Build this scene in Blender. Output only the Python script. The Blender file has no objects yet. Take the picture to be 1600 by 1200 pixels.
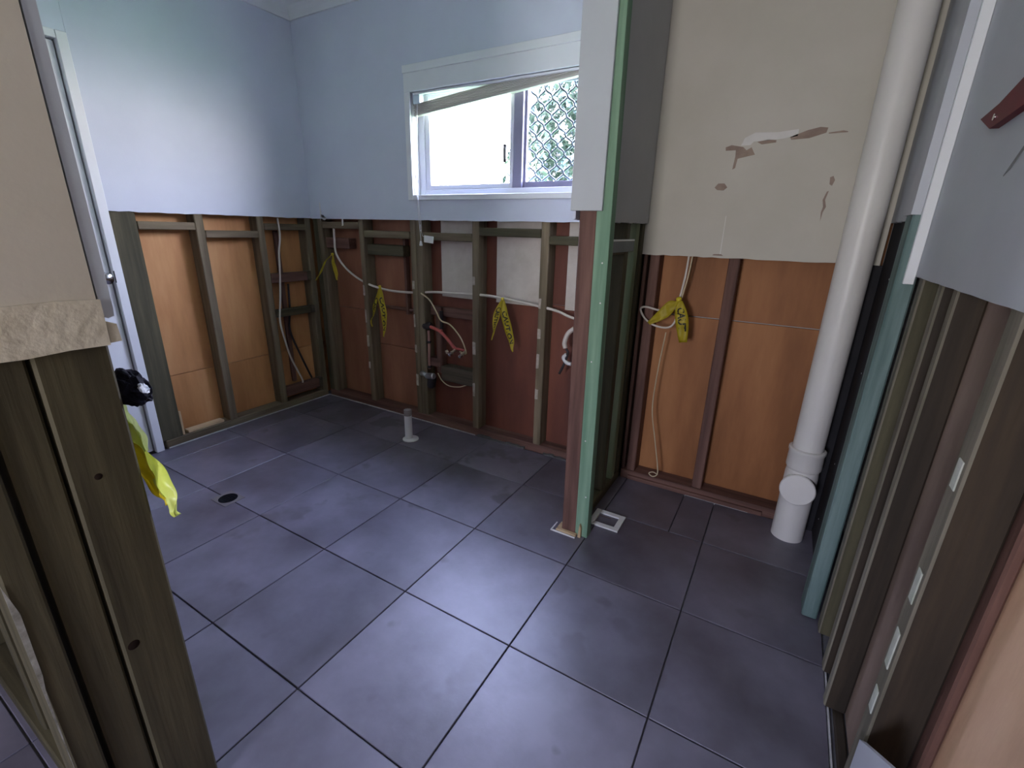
import bpy, bmesh, math, random
from mathutils import Vector, Matrix, noise
random.seed(7)
SC = bpy.context.scene
COL = SC.collection

# ------------------------------------------------------------------ camera
cam_d = bpy.data.cameras.new('camera'); cam = bpy.data.objects.new('camera', cam_d); COL.objects.link(cam)
Rm = ((0.861502849512926, -0.17973891512745796, 0.4748755233426053),
      (0.5072136496324365, 0.2615534184382189, -0.8211724075550919),
      (0.023391321203658305, 0.9483057163658175, 0.316495046407145))
cam.matrix_world = Matrix.Translation((1.4682, -1.0068, 1.2822)) @ Matrix(Rm).to_4x4()
cam_d.sensor_width = 36; cam_d.lens = 36 * 721.704 / 1600; cam_d.clip_start = 0.02; cam_d.clip_end = 200
SC.camera = cam
# ------------------------------------------------------------------ light and exposure
vs = SC.view_settings
vs.view_transform = 'Standard'; vs.look = 'None'; vs.gamma = 1; vs.use_curve_mapping = False
vs.exposure = 0.28
WORLD_UP = 60.0
world = bpy.data.worlds.new('overcast_sky'); SC.world = world; world.use_nodes = True
wn = world.node_tree; wn.nodes.clear()
o = wn.nodes.new('ShaderNodeOutputWorld'); bg = wn.nodes.new('ShaderNodeBackground')
tc = wn.nodes.new('ShaderNodeTexCoord'); sx = wn.nodes.new('ShaderNodeSeparateXYZ'); cr = wn.nodes.new('ShaderNodeValToRGB')
wn.links.new(tc.outputs['Generated'], sx.inputs[0]); wn.links.new(sx.outputs['Z'], cr.inputs[0])
cr.color_ramp.elements[0].position = 0.0; cr.color_ramp.elements[0].color = (0.60, 0.575, 0.585, 1)
cr.color_ramp.elements[1].position = 0.95; cr.color_ramp.elements[1].color = (0.72, 0.85, 1.52, 1)
wn.links.new(cr.outputs[0], bg.inputs[0]); bg.inputs[1].default_value = WORLD_UP
wn.links.new(bg.outputs[0], o.inputs[0])
def portal(loc, rot, sx_, sy_):
    l = bpy.data.lights.new('window_portal', 'AREA'); l.shape = 'RECTANGLE'; l.size = sx_; l.size_y = sy_
    l.cycles.is_portal = True
    ob = bpy.data.objects.new('window_portal', l); COL.objects.link(ob); ob.location = loc; ob.rotation_euler = rot
portal((0.06, 1.45, 1.735), (math.radians(-90), 0, 0), 1.3, 0.6)
portal((.97, -3.05, 1.27), (math.radians(90), 0, 0), 0.50, 0.78)

# ------------------------------------------------------------------ materials
MC = {}
def mat(name, c1, c2=None, rough=.6, scale=6, stretch=(1, 1, 1), bump=.0, bscale=40, metal=0, mix=(.35, .65), spec=.5, trans=0, c3=None, spots=None):
    if name in MC: return MC[name]
    m = bpy.data.materials.new(name); MC[name] = m; m.use_nodes = True
    n = m.node_tree.nodes; L = m.node_tree.links; b = n['Principled BSDF']
    b.inputs['Roughness'].default_value = rough; b.inputs['Metallic'].default_value = metal
    b.inputs['Specular IOR Level'].default_value = spec
    if trans: b.inputs['Transmission Weight'].default_value = trans
    tcd = n.new('ShaderNodeTexCoord'); mp = n.new('ShaderNodeMapping'); mp.inputs['Scale'].default_value = stretch
    oi = n.new('ShaderNodeObjectInfo'); mu = n.new('ShaderNodeVectorMath'); mu.operation = 'SCALE'
    cb = n.new('ShaderNodeCombineXYZ')
    for k in range(3): L.new(oi.outputs['Random'], cb.inputs[k])
    L.new(cb.outputs[0], mu.inputs[0]); mu.inputs['Scale'].default_value = 37.0
    ad = n.new('ShaderNodeVectorMath'); L.new(tcd.outputs['Object'], ad.inputs[0]); L.new(mu.outputs[0], ad.inputs[1])
    L.new(ad.outputs[0], mp.inputs[0])
    nz = n.new('ShaderNodeTexNoise'); nz.inputs['Scale'].default_value = scale; nz.inputs['Detail'].default_value = 6; nz.inputs['Roughness'].default_value = .6
    L.new(mp.outputs[0], nz.inputs['Vector'])
    rp = n.new('ShaderNodeValToRGB'); L.new(nz.outputs['Fac'], rp.inputs[0])
    e = rp.color_ramp.elements
    e[0].position = mix[0]; e[0].color = (*c1, 1); e[1].position = mix[1]; e[1].color = (*(c2 or c1), 1)
    if c3: q = e.new((mix[0] + mix[1]) / 2); q.color = (*c3, 1)
    outc = rp.outputs[0]
    if spots:
        n2 = n.new('ShaderNodeTexNoise'); n2.inputs['Scale'].default_value = spots[1]; n2.inputs['Detail'].default_value = 3
        L.new(ad.outputs[0], n2.inputs['Vector'])
        r2 = n.new('ShaderNodeValToRGB'); r2.color_ramp.elements[0].position = spots[2]; r2.color_ramp.elements[1].position = spots[2] + .06
        L.new(n2.outputs['Fac'], r2.inputs[0])
        mx = n.new('ShaderNodeMix'); mx.data_type = 'RGBA'; L.new(r2.outputs[0], mx.inputs['Factor']); L.new(outc, mx.inputs['A']); mx.inputs['B'].default_value = (*spots[0], 1)
        outc = mx.outputs['Result']
    L.new(outc, b.inputs['Base Color'])
    if bump:
        nb = n.new('ShaderNodeTexNoise'); nb.inputs['Scale'].default_value = bscale; nb.inputs['Detail'].default_value = 4
        L.new(mp.outputs[0], nb.inputs['Vector'])
        bp = n.new('ShaderNodeBump'); bp.inputs['Strength'].default_value = bump; bp.inputs['Distance'].default_value = .004
        L.new(nb.outputs['Fac'], bp.inputs['Height']); L.new(bp.outputs[0], b.inputs['Normal'])
    return m
AX = {'z': (1, 1, .06), 'x': (.06, 1, 1), 'y': (1, .06, 1)}
def wood(kind, ax):
    c = {'edge': ((.12, .11, .075), (.24, .22, .16), (.18, .16, .115)),  # pale tone for the right-wall stud faces, room light put into the colour
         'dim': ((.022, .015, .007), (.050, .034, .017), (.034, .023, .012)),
         'pine': ((.105, .080, .042), (.215, .168, .100), (.155, .122, .070)),
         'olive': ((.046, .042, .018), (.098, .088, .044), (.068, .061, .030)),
         'murk': ((.038, .030, .010), (.080, .066, .028), (.056, .046, .018)),
         'moss': ((.15, .19, .10), (.27, .31, .18), (.20, .245, .135)),
         'green': ((.13, .25, .155), (.24, .38, .25), (.18, .31, .20)),
         'teal': ((.085, .145, .13), (.18, .26, .24), (.13, .20, .185)),
         'brown': ((.085, .040, .028), (.19, .098, .070), (.135, .066, .047)),
         'bgreen': ((.050, .042, .026), (.11, .088, .058), (.075, .063, .040)),
         'raw': ((.45, .30, .16), (.62, .45, .27), (.53, .38, .21))}[kind]
    return mat('wood_%s_%s' % (kind, ax), c[0], c[1], .75, 26, AX[ax], .35, 60, c3=c[2])
PAINT_BLUE = mat('paint_pale_blue', (.59, .63, .71), (.63, .67, .75), .55, 3, bump=.05, bscale=200)
PAINT_CREAM = mat('paint_cream', (.50, .475, .39), (.55, .52, .44), .6, 3, bump=.05, bscale=200)
PAINT_WHITE = mat('paint_white', (.74, .76, .76), (.78, .80, .80), .45, 4)
PAINT_GREY = mat('paint_grey', (.44, .47, .50), (.49, .51, .54), .5, 3, bump=.06, bscale=150)
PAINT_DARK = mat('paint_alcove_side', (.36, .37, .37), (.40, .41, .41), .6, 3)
PAINT_BEIGE = mat('paint_beige', (.52, .47, .37), (.57, .52, .42), .6, 3, bump=.08, bscale=80)
BAND = mat('dusty_band', (.48, .42, .30), (.62, .56, .43), .85, 18, bump=.5, bscale=60)
GYPSUM = mat('gypsum', (.70, .68, .63), (.78, .76, .72), .9, 20, bump=.3)
KRAFT = mat('kraft_paper', (.27, .20, .16), (.35, .27, .21), .9, 15)
PLASTER = mat('plaster_filler', (.66, .65, .60), (.72, .70, .66), .9, 15)
TILE = mat('slate_tile', (.075, .068, .080), (.19, .178, .215), .40, 2.4, bump=.12, bscale=30, mix=(.30, .70), c3=(.128, .120, .146), spots=((.10, .092, .108), 5.0, .62), spec=.6)
GROUT = mat('grout', (.10, .10, .115), (.17, .17, .18), .9, 12)
GROUT_L = mat('grout_pale', (.42, .42, .40), (.55, .54, .52), .9, 30)
CONC = mat('concrete', (.06, .058, .055), (.11, .105, .10), .9, 9, bump=.4)
PLY = mat('orange_plywood', (.25, .095, .026), (.43, .19, .065), .65, 5, (1, 1, .18), .15, 60, c3=(.35, .14, .044))
PLY_L = mat('honey_plywood', (.42, .19, .06), (.66, .35, .14), .65, 5, (1, 1, .18), .15, 60, c3=(.56, .265, .095))
PLY_P = mat('pale_plywood', (.62, .38, .23), (.84, .58, .38), .7, 4, (1, 1, .3), .15, 60, c3=(.74, .48, .30))
PLY_R = mat('red_brown_plywood', (.11, .034, .020), (.21, .068, .036), .6, 4, (1, 1, .2), .12, 60, c3=(.16, .05, .027))
PLY_O = mat('rusty_plywood', (.22, .085, .045), (.36, .16, .085), .6, 4, (1, 1, .2), .12, 60, c3=(.28, .115, .06))
FIBRO = mat('white_cement_sheet', (.56, .50, .42), (.66, .60, .52), .7, 9, bump=.2, bscale=120)
BLACK = mat('black_sheet', (.006, .006, .008), (.014, .013, .016), .8, 8)
PVC = mat('white_pvc', (.70, .70, .67), (.76, .76, .73), .35, 3)
PVC_O = mat('old_cream_pvc', (.72, .70, .65), (.78, .76, .70), .4, 3)
CHROME = mat('chrome', (.75, .75, .76), None, .15, metal=1)
ALU = mat('powder_white_aluminium', (.70, .71, .78), (.74, .75, .82), .35)
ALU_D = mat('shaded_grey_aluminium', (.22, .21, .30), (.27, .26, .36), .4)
WIRE = mat('dark_wire', (.05, .07, .08), None, .5, metal=.3)
CABLE = mat('white_cable', (.62, .56, .47), (.70, .64, .55), .5)
CABLE_Y = mat('cream_cable', (.55, .45, .27), (.62, .52, .33), .5)
REDPIPE = mat('red_pex', (.48, .09, .07), (.56, .13, .10), .4)
DARKPIPE = mat('dark_lagging', (.02, .016, .016), (.04, .035, .035), .8)
BRASS = mat('dull_brass', (.45, .38, .25), (.6, .52, .38), .35, metal=.8)
SLAT = mat('blind_slat', (.50, .48, .43), (.56, .54, .49), .5)
CORD = mat('cord', (.75, .75, .75), None, .7)
TAPE = mat('yellow_tape', (.62, .50, .02), (.72, .60, .04), .45, 8)
TAPE_L = mat('lime_plastic', (.72, .78, .16), (.82, .86, .38), .35, 6)
TAPE_Y2 = mat('bright_yellow_plastic', (.80, .66, .02), (.88, .76, .06), .35, 6)
INK = mat('black_ink', (.015, .014, .012), None, .5)
BLKPL = mat('black_plastic', (.003, .003, .008), (.008, .008, .016), .75, spec=.15)
CLEARPL = mat('cloudy_plastic', (.55, .62, .75), (.75, .8, .9), .3)
RED = mat('red_plastic', (.10, .002, .010), (.14, .004, .014), .45, spec=.2)
LEAF = mat('leaf_green', (.010, .022, .015), (.022, .042, .030), .5, 5)
BARK = mat('bark', (.10, .08, .06), (.2, .17, .13), .9, 12)
GRASS = mat('grass', (.08, .16, .05), (.16, .26, .09), .9, 5)
STEEL = mat('galvanised', (.55, .58, .60), (.65, .68, .70), .3, metal=.9)
DRAIN = mat('drain_dark', (.008, .008, .009), None, .9, spec=.05)
DRAIN_S = mat('drain_surround', (.12, .105, .10), (.17, .15, .14), .6)
GLASS = bpy.data.materials.new('window_glass'); GLASS.use_nodes = True
gn = GLASS.node_tree.nodes; gl = GLASS.node_tree.links; gn.remove(gn['Principled BSDF'])
t1 = gn.new('ShaderNodeBsdfTransparent'); t2 = gn.new('ShaderNodeBsdfGlossy'); t2.inputs['Roughness'].default_value = .02
lw = gn.new('ShaderNodeLayerWeight'); lw.inputs['Blend'].default_value = .5
fz = gn.new('ShaderNodeMath'); fz.operation = 'POWER'; gl.new(lw.outputs['Facing'], fz.inputs[0]); fz.inputs[1].default_value = 5
ms = gn.new('ShaderNodeMixShader')
gl.new(fz.outputs[0], ms.inputs[0]); gl.new(t1.outputs[0], ms.inputs[1]); gl.new(t2.outputs[0], ms.inputs[2]); gl.new(ms.outputs[0], gn['Material Output'].inputs[0])

# ------------------------------------------------------------------ helpers
def tag(ob, label=None, cat=None, group=None, kind=None):
    if label: ob['label'] = label
    if cat: ob['category'] = cat
    if group: ob['group'] = group
    if kind: ob['kind'] = kind
    return ob
def wloc(ob):
    v = Vector(ob.location)
    while ob.parent: ob = ob.parent; v += Vector(ob.location)
    return v
def link(name, me, m, parent=None, loc=(0, 0, 0)):
    me.name = name
    if m and not me.materials: me.materials.append(m)
    ob = bpy.data.objects.new(name, me); COL.objects.link(ob)
    if parent: ob.parent = parent; ob.location = Vector(loc) - wloc(parent)
    else: ob.location = loc
    return ob
def empty(name, loc):
    ob = bpy.data.objects.new(name, None); COL.objects.link(ob); ob.location = loc; ob.empty_display_size = .05; return ob
def bm_box(bm, lo, hi, bev=0):
    r = bmesh.ops.create_cube(bm, size=1)
    s = [hi[i] - lo[i] for i in range(3)]; c = [(hi[i] + lo[i]) / 2 for i in range(3)]
    for v in r['verts']: v.co = Vector((v.co.x * s[0] + c[0], v.co.y * s[1] + c[1], v.co.z * s[2] + c[2]))
    if bev:
        es = list({e for v in r['verts'] for e in v.link_edges})
        bmesh.ops.bevel(bm, geom=es, offset=min(bev, min(s) * .4), segments=1, affect='EDGES')
def done(bm, name, m, parent=None, smooth=False, origin=None):
    # the mesh was made in world coordinates: recentre on the bottom middle of its bounds
    xs = [v.co for v in bm.verts]
    if origin is None:
        origin = Vector(((min(v.x for v in xs) + max(v.x for v in xs)) / 2, (min(v.y for v in xs) + max(v.y for v in xs)) / 2, min(v.z for v in xs)))
    origin = Vector(origin)
    for v in bm.verts: v.co -= origin
    bmesh.ops.recalc_face_normals(bm, faces=bm.faces)
    me = bpy.data.meshes.new(name); bm.to_mesh(me); bm.free()
    if smooth:
        for p in me.polygons: p.use_smooth = True
    return link(name, me, m, parent, origin)
def box(name, lo, hi, m, parent=None, bev=0.0015):
    bm = bmesh.new(); bm_box(bm, lo, hi, bev); return done(bm, name, m, parent)
def boxes(name, lst, m, parent=None, bev=0):
    bm = bmesh.new()
    for lo, hi in lst: bm_box(bm, lo, hi, bev)
    return done(bm, name, m, parent)
def lum(name, lo, hi, kind, parent, ax='z', lean=(0, 0)):
    bm = bmesh.new(); bm_box(bm, lo, hi, .004)
    for v in bm.verts:
        if ax == 'z':
            t = (v.co.z - lo[2]) / (hi[2] - lo[2]); v.co.x += lean[0] * t; v.co.y += lean[1] * t
    return done(bm, name, wood(kind, ax), parent)
def prism(name, pts, axis, a, b, m, parent=None, bev=0):
    """polygon pts in the plane across axis, extruded from a to b"""
    bm = bmesh.new()
    def P(p, t):
        return {'x': (t, p[0], p[1]), 'y': (p[0], t, p[1]), 'z': (p[0], p[1], t)}[axis]
    v0 = [bm.verts.new(P(p, a)) for p in pts]; v1 = [bm.verts.new(P(p, b)) for p in pts]
    bm.faces.new(v0); bm.faces.new(list(reversed(v1))); n = len(pts)
    for i in range(n): bm.faces.new((v0[i], v0[(i + 1) % n], v1[(i + 1) % n], v1[i]))
    return done(bm, name, m, parent)
def ragged(a0, a1, z0, top, amp=.0025, n=26, slope=0):
    """outline of a board in (a, z): cut bottom edge a little ragged"""
    pts = []
    for i in range(n + 1):
        t = i / n; pts.append((a0 + (a1 - a0) * t, z0 + slope * t + random.uniform(-amp, amp)))
    return pts + [(a1, top), (a0, top)]
def smooth_path(pts, k=6):
    P = [Vector(p) for p in pts]
    if len(P) < 3: return P
    Q = [P[0] * 2 - P[1]] + P + [P[-1] * 2 - P[-2]]; out = []
    for i in range(1, len(Q) - 2):
        for j in range(k):
            t = j / k; a, b, c, d = Q[i - 1], Q[i], Q[i + 1], Q[i + 2]
            out.append(.5 * ((2 * b) + (c - a) * t + (2 * a - 5 * b + 4 * c - d) * t * t + (3 * b - a - 3 * c + d) * t ** 3))
    out.append(P[-1]); return out
def bm_tube(bm, pts, r, seg=8, k=6):
    P = smooth_path(pts, k); rings = []; up = Vector((.13, .31, .94)).normalized()
    for i, p in enumerate(P):
        d = (P[min(i + 1, len(P) - 1)] - P[max(i - 1, 0)]).normalized()
        if abs(d.dot(up)) > .95: up = Vector((1, .1, .05)).normalized()
        u = (up - d * up.dot(d)).normalized(); w = d.cross(u); up = u
        rr = r(i / (len(P) - 1)) if callable(r) else r
        rings.append([bm.verts.new(p + (u * math.cos(a) + w * math.sin(a)) * rr) for a in [2 * math.pi * s / seg for s in range(seg)]])
    for a, b in zip(rings, rings[1:]):
        for s in range(seg): bm.faces.new((a[s], a[(s + 1) % seg], b[(s + 1) % seg], b[s]))
    bm.faces.new(list(reversed(rings[0]))); bm.faces.new(rings[-1])
def tube(name, pts, r, m, parent=None, seg=8, k=6):
    bm = bmesh.new(); bm_tube(bm, pts, r, seg, k); return done(bm, name, m, parent, smooth=True)
def bm_lathe(bm, prof, c, d=(0, 0, 1), seg=36):
    d = Vector(d).normalized(); q = Vector((0, 0, 1)).rotation_difference(d); rings = []
    for r, z in prof:
        rings.append([bm.verts.new(Vector(c) + q @ Vector((r * math.cos(2 * math.pi * s / seg), r * math.sin(2 * math.pi * s / seg), z))) for s in range(seg)])
    for a, b in zip(rings, rings[1:]):
        for s in range(seg): bm.faces.new((a[s], a[(s + 1) % seg], b[(s + 1) % seg], b[s]))
    return rings
def lathe(name, prof, c, m, parent=None, d=(0, 0, 1), seg=36, cap0=True, cap1=True):
    bm = bmesh.new(); rg = bm_lathe(bm, prof, c, d, seg)
    if cap0: bm.faces.new(list(reversed(rg[0])))
    if cap1: bm.faces.new(rg[-1])
    ob = done(bm, name, m, parent, smooth=True)
    try:
        md = ob.modifiers.new('edge', 'EDGE_SPLIT'); md.split_angle = math.radians(40)
    except Exception: pass
    return ob

XL, YB, XR = -1.53, 1.27, 1.765
CUT = 1.325
CEIL = 2.59
T = .45
# ------------------------------------------------------------------ floor and its tiles
floor = tag(box('floor', (-1.75, -3.2, -.10), (2.0, 1.50, -.011), GROUT, bev=0), kind='structure')
full = None
def tile(x0, y0, x1, y1):
    global full
    g = .0022
    if abs(x1 - x0 - T) < 1e-4 and abs(y1 - y0 - T) < 1e-4:
        if full is None:
            bm = bmesh.new(); bm_box(bm, (-T / 2 + g, -T / 2 + g, -.010), (T / 2 - g, T / 2 - g, 0), .0015)
            me = bpy.data.meshes.new('tile'); bm.to_mesh(me); bm.free(); me.materials.append(TILE); full = me
        ob = bpy.data.objects.new('tile', full); COL.objects.link(ob); ob.parent = floor
        ob.location = Vector(((x0 + x1) / 2, (y0 + y1) / 2, random.uniform(-.0006, 0))) - wloc(floor)
    else: box('tile', (x0 + g, y0 + g, -.010), (x1 - g, y1 - g, 0), TILE, floor)
for i in range(-4, 4):
    for j in range(-7, 3):
        x0, x1, y0, y1 = max(i * T, -1.528), min(i * T + T, 1.785), max(j * T, -3.05), min(j * T + T, 1.268)
        if x0 < .85 < x1 and j == 2: x1 = .90     # tiling joint follows the stripped partition
        if i == 2 and j == 2:
            tile(.90, .90, 1.205, y1); tile(1.205, .90, 1.35, y1); continue
        if i == 1 and j == 2: tile(x0, y0, .90, y1); continue
        tile(x0, y0, x1, y1)
# thin pale grout lines left along the wall footings
tag(boxes('grout_edge', [((-1.536, .12, -.008), (-1.527, 1.272, .003)), ((-1.53, 1.266, -.008), (-.12, 1.274, .003)), ((1.205, 1.262, -.008), (1.50, 1.269, .002)), ((1.785, -1.2, -.008), (1.789, .50, .0015))], GROUT_L, floor), label='thin pale strip of old grout along the footing')

# ------------------------------------------------------------------ ceiling and cornice
tag(box('ceiling', (-1.75, -3.2, CEIL), (2.0, 1.50, CEIL + .1), mat('ceiling_white', (.82, .82, .82), None, .8), bev=0), kind='structure')
def cove(flip=False):
    pts = [(0, 2.495), (.012, 2.495)]
    for k in range(7):
        a = math.pi / 2 * k / 6; pts.append((.09 - .075 * math.cos(a) , 2.505 + .075 * math.sin(a) ))
    return pts + [(.092, CEIL), (0, CEIL)]
tag(prism('trim_1', [(XL + p[0], p[1]) for p in cove()], 'y', -.60, YB, PAINT_WHITE), label='white cornice over the left wall', kind='structure')
tag(prism('trim_2', [(YB - p[0], p[1]) for p in cove()], 'x', XL, .75, PAINT_WHITE), label='white cornice over the window wall', kind='structure')

# ------------------------------------------------------------------ left wall
wl = tag(prism('wall_left', ragged(.094, YB, CUT, CEIL), 'x', XL - .010, XL, PAINT_BLUE), kind='structure', label='pale blue plasterboard wall cut off above exposed studs')
box('wall_lining', (XL - .010, -.86, 2.075), (XL, .093, CEIL), PAINT_BLUE, wl, bev=0)
xs0, xs1 = -1.63, -1.541
for y0, y1, kd in ((.093, .21, 'olive'), (.497, .545, 'pine'), (.872, .916, 'pine'), (1.225, 1.27, 'pine')):
    lum('stud', (xs0, y0, .045), (xs1, y1, 2.5), kd, wl)
lum('bottom_plate', (xs0, .115, -.008), (xs1, 1.27, .045), 'pine', wl, 'y')
for y0, y1, z in ((.212, .496, 1.238), (.546, .871, 1.195), (.917, 1.224, 1.243)):
    lum('nogging', (xs0 + .03, y0, z), (xs1, y1, z + .042), 'pine', wl, 'y')
for z, h, kd in ((.90, .062, 'brown'), (.665, .05, 'olive'), (.085, .068, 'brown')):
    lum('nogging', (-1.59, .917, z), (xs1 + .004, 1.195, z + h), kd, wl, 'y')
    box('cut_block', (-1.59, 1.196, z + .002), (xs1 + .008, 1.223, z + h + .004), wood('bgreen', 'y'), wl)
lum('stud', (-1.625, 1.02, .16), (-1.60, 1.05, 1.24), 'brown', wl)
for y0, y1 in ((.05, .52), (.522, .893), (.895, 1.37)):
    box('cladding_sheet', (-1.645, y0 + .001, .40), (-1.632, y1 - .001, 2.55), PLY_L, wl)
    box('cladding_sheet', (-1.645, y0 + .001, -.01), (-1.632, y1 - .001, .397), PLY_L, wl)
box('timber_offcut', (-1.60, .245, .046), (-1.55, .46, .062), wood('raw', 'y'), wl)
box('timber_splinter', (-1.556, .21, .048), (-1.544, .222, .20), wood('raw', 'z'), wl)

# door in the left wall
d1 = tag(box('door_1', (-1.585, -.78, .008), (-1.548, .045, 2.035), PAINT_WHITE), kind='structure', label='white flush door standing closed behind the near wall')
boxes('architrave', [((-1.62, .052, 0), (-1.520, .092, 2.075)), ((-1.62, -.86, 2.042), (-1.520, .050, 2.075)), ((-1.62, -.86, 0), (-1.52, -.79, 2.04))], PAINT_WHITE, d1, bev=.002)
hd = lathe('door_handle', [(.010, 0), (.010, .030), (.026, .040), (.030, .055), (.026, .068), (.012, .074)], (-1.548, .008, 1.0), CHROME, d1, (1, 0, 0), 24)
lathe('rosette', [(.033, 0), (.033, .004), (.028, .008), (.012, .009)], (-1.548, .008, 1.0), CHROME, hd, (1, 0, 0), 24)
box('strike_plate', (-1.521, .050, .975), (-1.5185, .056, 1.035), INK, d1)

# ------------------------------------------------------------------ back wall (window wall)
WX0, WX1, WZ0, WZ1 = -.557, .665, 1.466, 2.002
bm = bmesh.new()
bm_box(bm, (XL, YB, CUT), (WX0, YB + .01, CEIL)); bm_box(bm, (WX1, YB, CUT), (.765, YB + .01, CEIL))
bm_box(bm, (WX0, YB, WZ1), (WX1, YB + .01, CEIL))
bmesh.ops.create_grid(bm, x_segments=1, y_segments=1, size=.0001)
bmesh.ops.delete(bm, geom=[f for f in bm.faces if f.calc_area() < 1e-6], context='FACES')
pts = ragged(WX0, WX1, CUT, WZ0); v0 = [bm.verts.new((p[0], YB, p[1])) for p in pts]; v1 = [bm.verts.new((p[0], YB + .01, p[1])) for p in pts]
bm.faces.new(v0); bm.faces.new(list(reversed(v1)))
for i in range(len(pts)): bm.faces.new((v0[i], v0[(i + 1) % len(pts)], v1[(i + 1) % len(pts)], v1[i]))
wb = tag(done(bm, 'wall_back', PAINT_BLUE), kind='structure', label='pale blue plasterboard window wall cut off above exposed studs')
ys0, ys1 = 1.281, 1.37
for x0, x1, kd, top in ((-1.53, -1.486, 'olive', 2.5), (-1.484, -1.435, 'pine', 2.5), (-1.072, -1.026, 'pine', 2.5), (-.618, -.572, 'pine', 2.5), (-.570, -.520, 'pine', 1.45),
                   (-.146, -.098, 'pine', 1.45), (.300, .348, 'pine', 1.45), (.70, .745, 'brown', 2.5), (.76, .84, 'olive', 2.5)):
    lum('stud', (x0, ys0, .045), (x1, ys1, top), kd, wb)
lum('bottom_plate', (-1.53, ys0, -.008), (.84, ys1, .045), 'brown', wb, 'x')
lum('sill_plate', (-.57, ys0, 1.405), (.70, ys1, 1.452), 'pine', wb, 'x')
for x0, x1, z in ((-1.434, -1.073, 1.262), (-1.025, -.619, 1.212), (-.519, -.147, 1.210), (-.097, .299, 1.245), (.349, .699, 1.212)):
    lum('nogging', (x0, ys0, z), (x1, ys1 - .03, z + .045), 'pine' if x0 < -.3 else 'olive', wb, 'x')
lum('nogging', (-.405, ys0 + .01, .32), (-.147, ys1, .42), 'bgreen', wb, 'x')
lum('nogging', (-.519, ys0 + .03, .40), (-.43, ys1, .46), 'brown', wb, 'x')
lum('stud', (-.46, 1.315, .36), (-.415, 1.37, .80), 'brown', wb)
lum('nogging', (-.519, 1.335, .74), (-.147, 1.37, .80), 'brown', wb, 'x')
lum('nogging', (-1.025, 1.30, 1.10), (-.70, 1.37, 1.17), 'olive', wb, 'x')
lum('nogging', (-1.434, 1.30, 1.13), (-1.2, 1.37, 1.20), 'brown', wb, 'x')
lum('stud', (-.73, 1.33, .72), (-.71, 1.37, 1.25), 'brown', wb)
lum('nogging', (-1.02, 1.345, .74), (-.62, 1.37, .76), 'brown', wb, 'x')
for x0, x1, z0, z1, m in ((-1.63, -1.05, -.01, .70, PLY_O), (-1.63, -1.05, .703, 2.5, PLY_O), (-1.047, -.60, -.01, .47, PLY_O), (-1.047, -.60, .473, 2.5, PLY_O),
                        (-.597, -.122, -.01, .885, PLY_R), (-.12, .324, -.01, .885, PLY_R), (.326, .84, -.01, .885, PLY_R)):
    box('cladding_sheet', (x0, 1.371, z0), (x1, 1.383, z1), m, wb)
for x0, x1, z0, z1 in ((-.43, -.122, .868, 1.245), (-.43, -.122, 1.248, 1.46), (-.02, .324, .868, 1.262), (-.02, .324, 1.265, 1.46), (.43, .84, .868, 1.23), (.43, .84, 1.233, 1.46)):
    box('cement_sheet', (x0, 1.352, z0), (x1, 1.369, z1), FIBRO, wb)
boxes('cladding_sheet', [((-.597, 1.371, .888), (.84, 1.383, 1.46)), ((.70, 1.371, 1.46), (.84, 1.383, 2.5)), ((-.62, 1.371, 2.03), (.7, 1.383, 2.55))], PLY_R, wb)
DAB = mat('old_adhesive', (.34, .29, .22), (.55, .49, .40), .9, 25)
for x, z in ((-1.072, .86), (-1.072, .68), (-1.072, .50), (-1.072, .32), (-.618, .93), (-.618, .70), (-.618, .51), (-.618, .29), (-.146, .99), (-.146, .58), (-.146, .31), (.300, .90), (.300, .73), (.300, .57), (.300, .37)):
    w = random.uniform(.013, .022); hh = random.uniform(.045, .09)
    bm = bmesh.new(); bm_box(bm, (x + .004, ys0 - .004, z - hh / 2), (x + .004 + w, ys0, z + hh / 2), .002)
    for v in bm.verts: v.co.x += random.uniform(-.002, .002); v.co.z += random.uniform(-.004, .004)
    done(bm, 'glue_dab', DAB, wb)
for x0, x1 in ((-.1, .25), (.38, .62)):
    prism('mortar_crumbs', [(x0, .0)] + [(x0 + (x1 - x0) * t / 12, .004 + random.random() * .012) for t in range(13)] + [(x1, 0)], 'y', 1.262, 1.279, CONC, wb)

prism('filler_smear', [(-1.432, CUT - .012), (-1.425, 1.36), (-1.424, 1.43), (-1.418, 1.43), (-1.416, 1.35), (-1.405, CUT - .005), (-1.385, CUT - .010), (-1.36, CUT + .004), (-1.42, CUT + .006)], 'y', YB - .0015, YB, PLASTER, wb)
prism('filler_smear', [(-1.22, CUT - .045), (-1.215, CUT + .002), (-1.205, CUT + .002), (-1.207, CUT - .04)], 'y', YB + .002, YB + .006, GYPSUM, wb)
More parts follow.
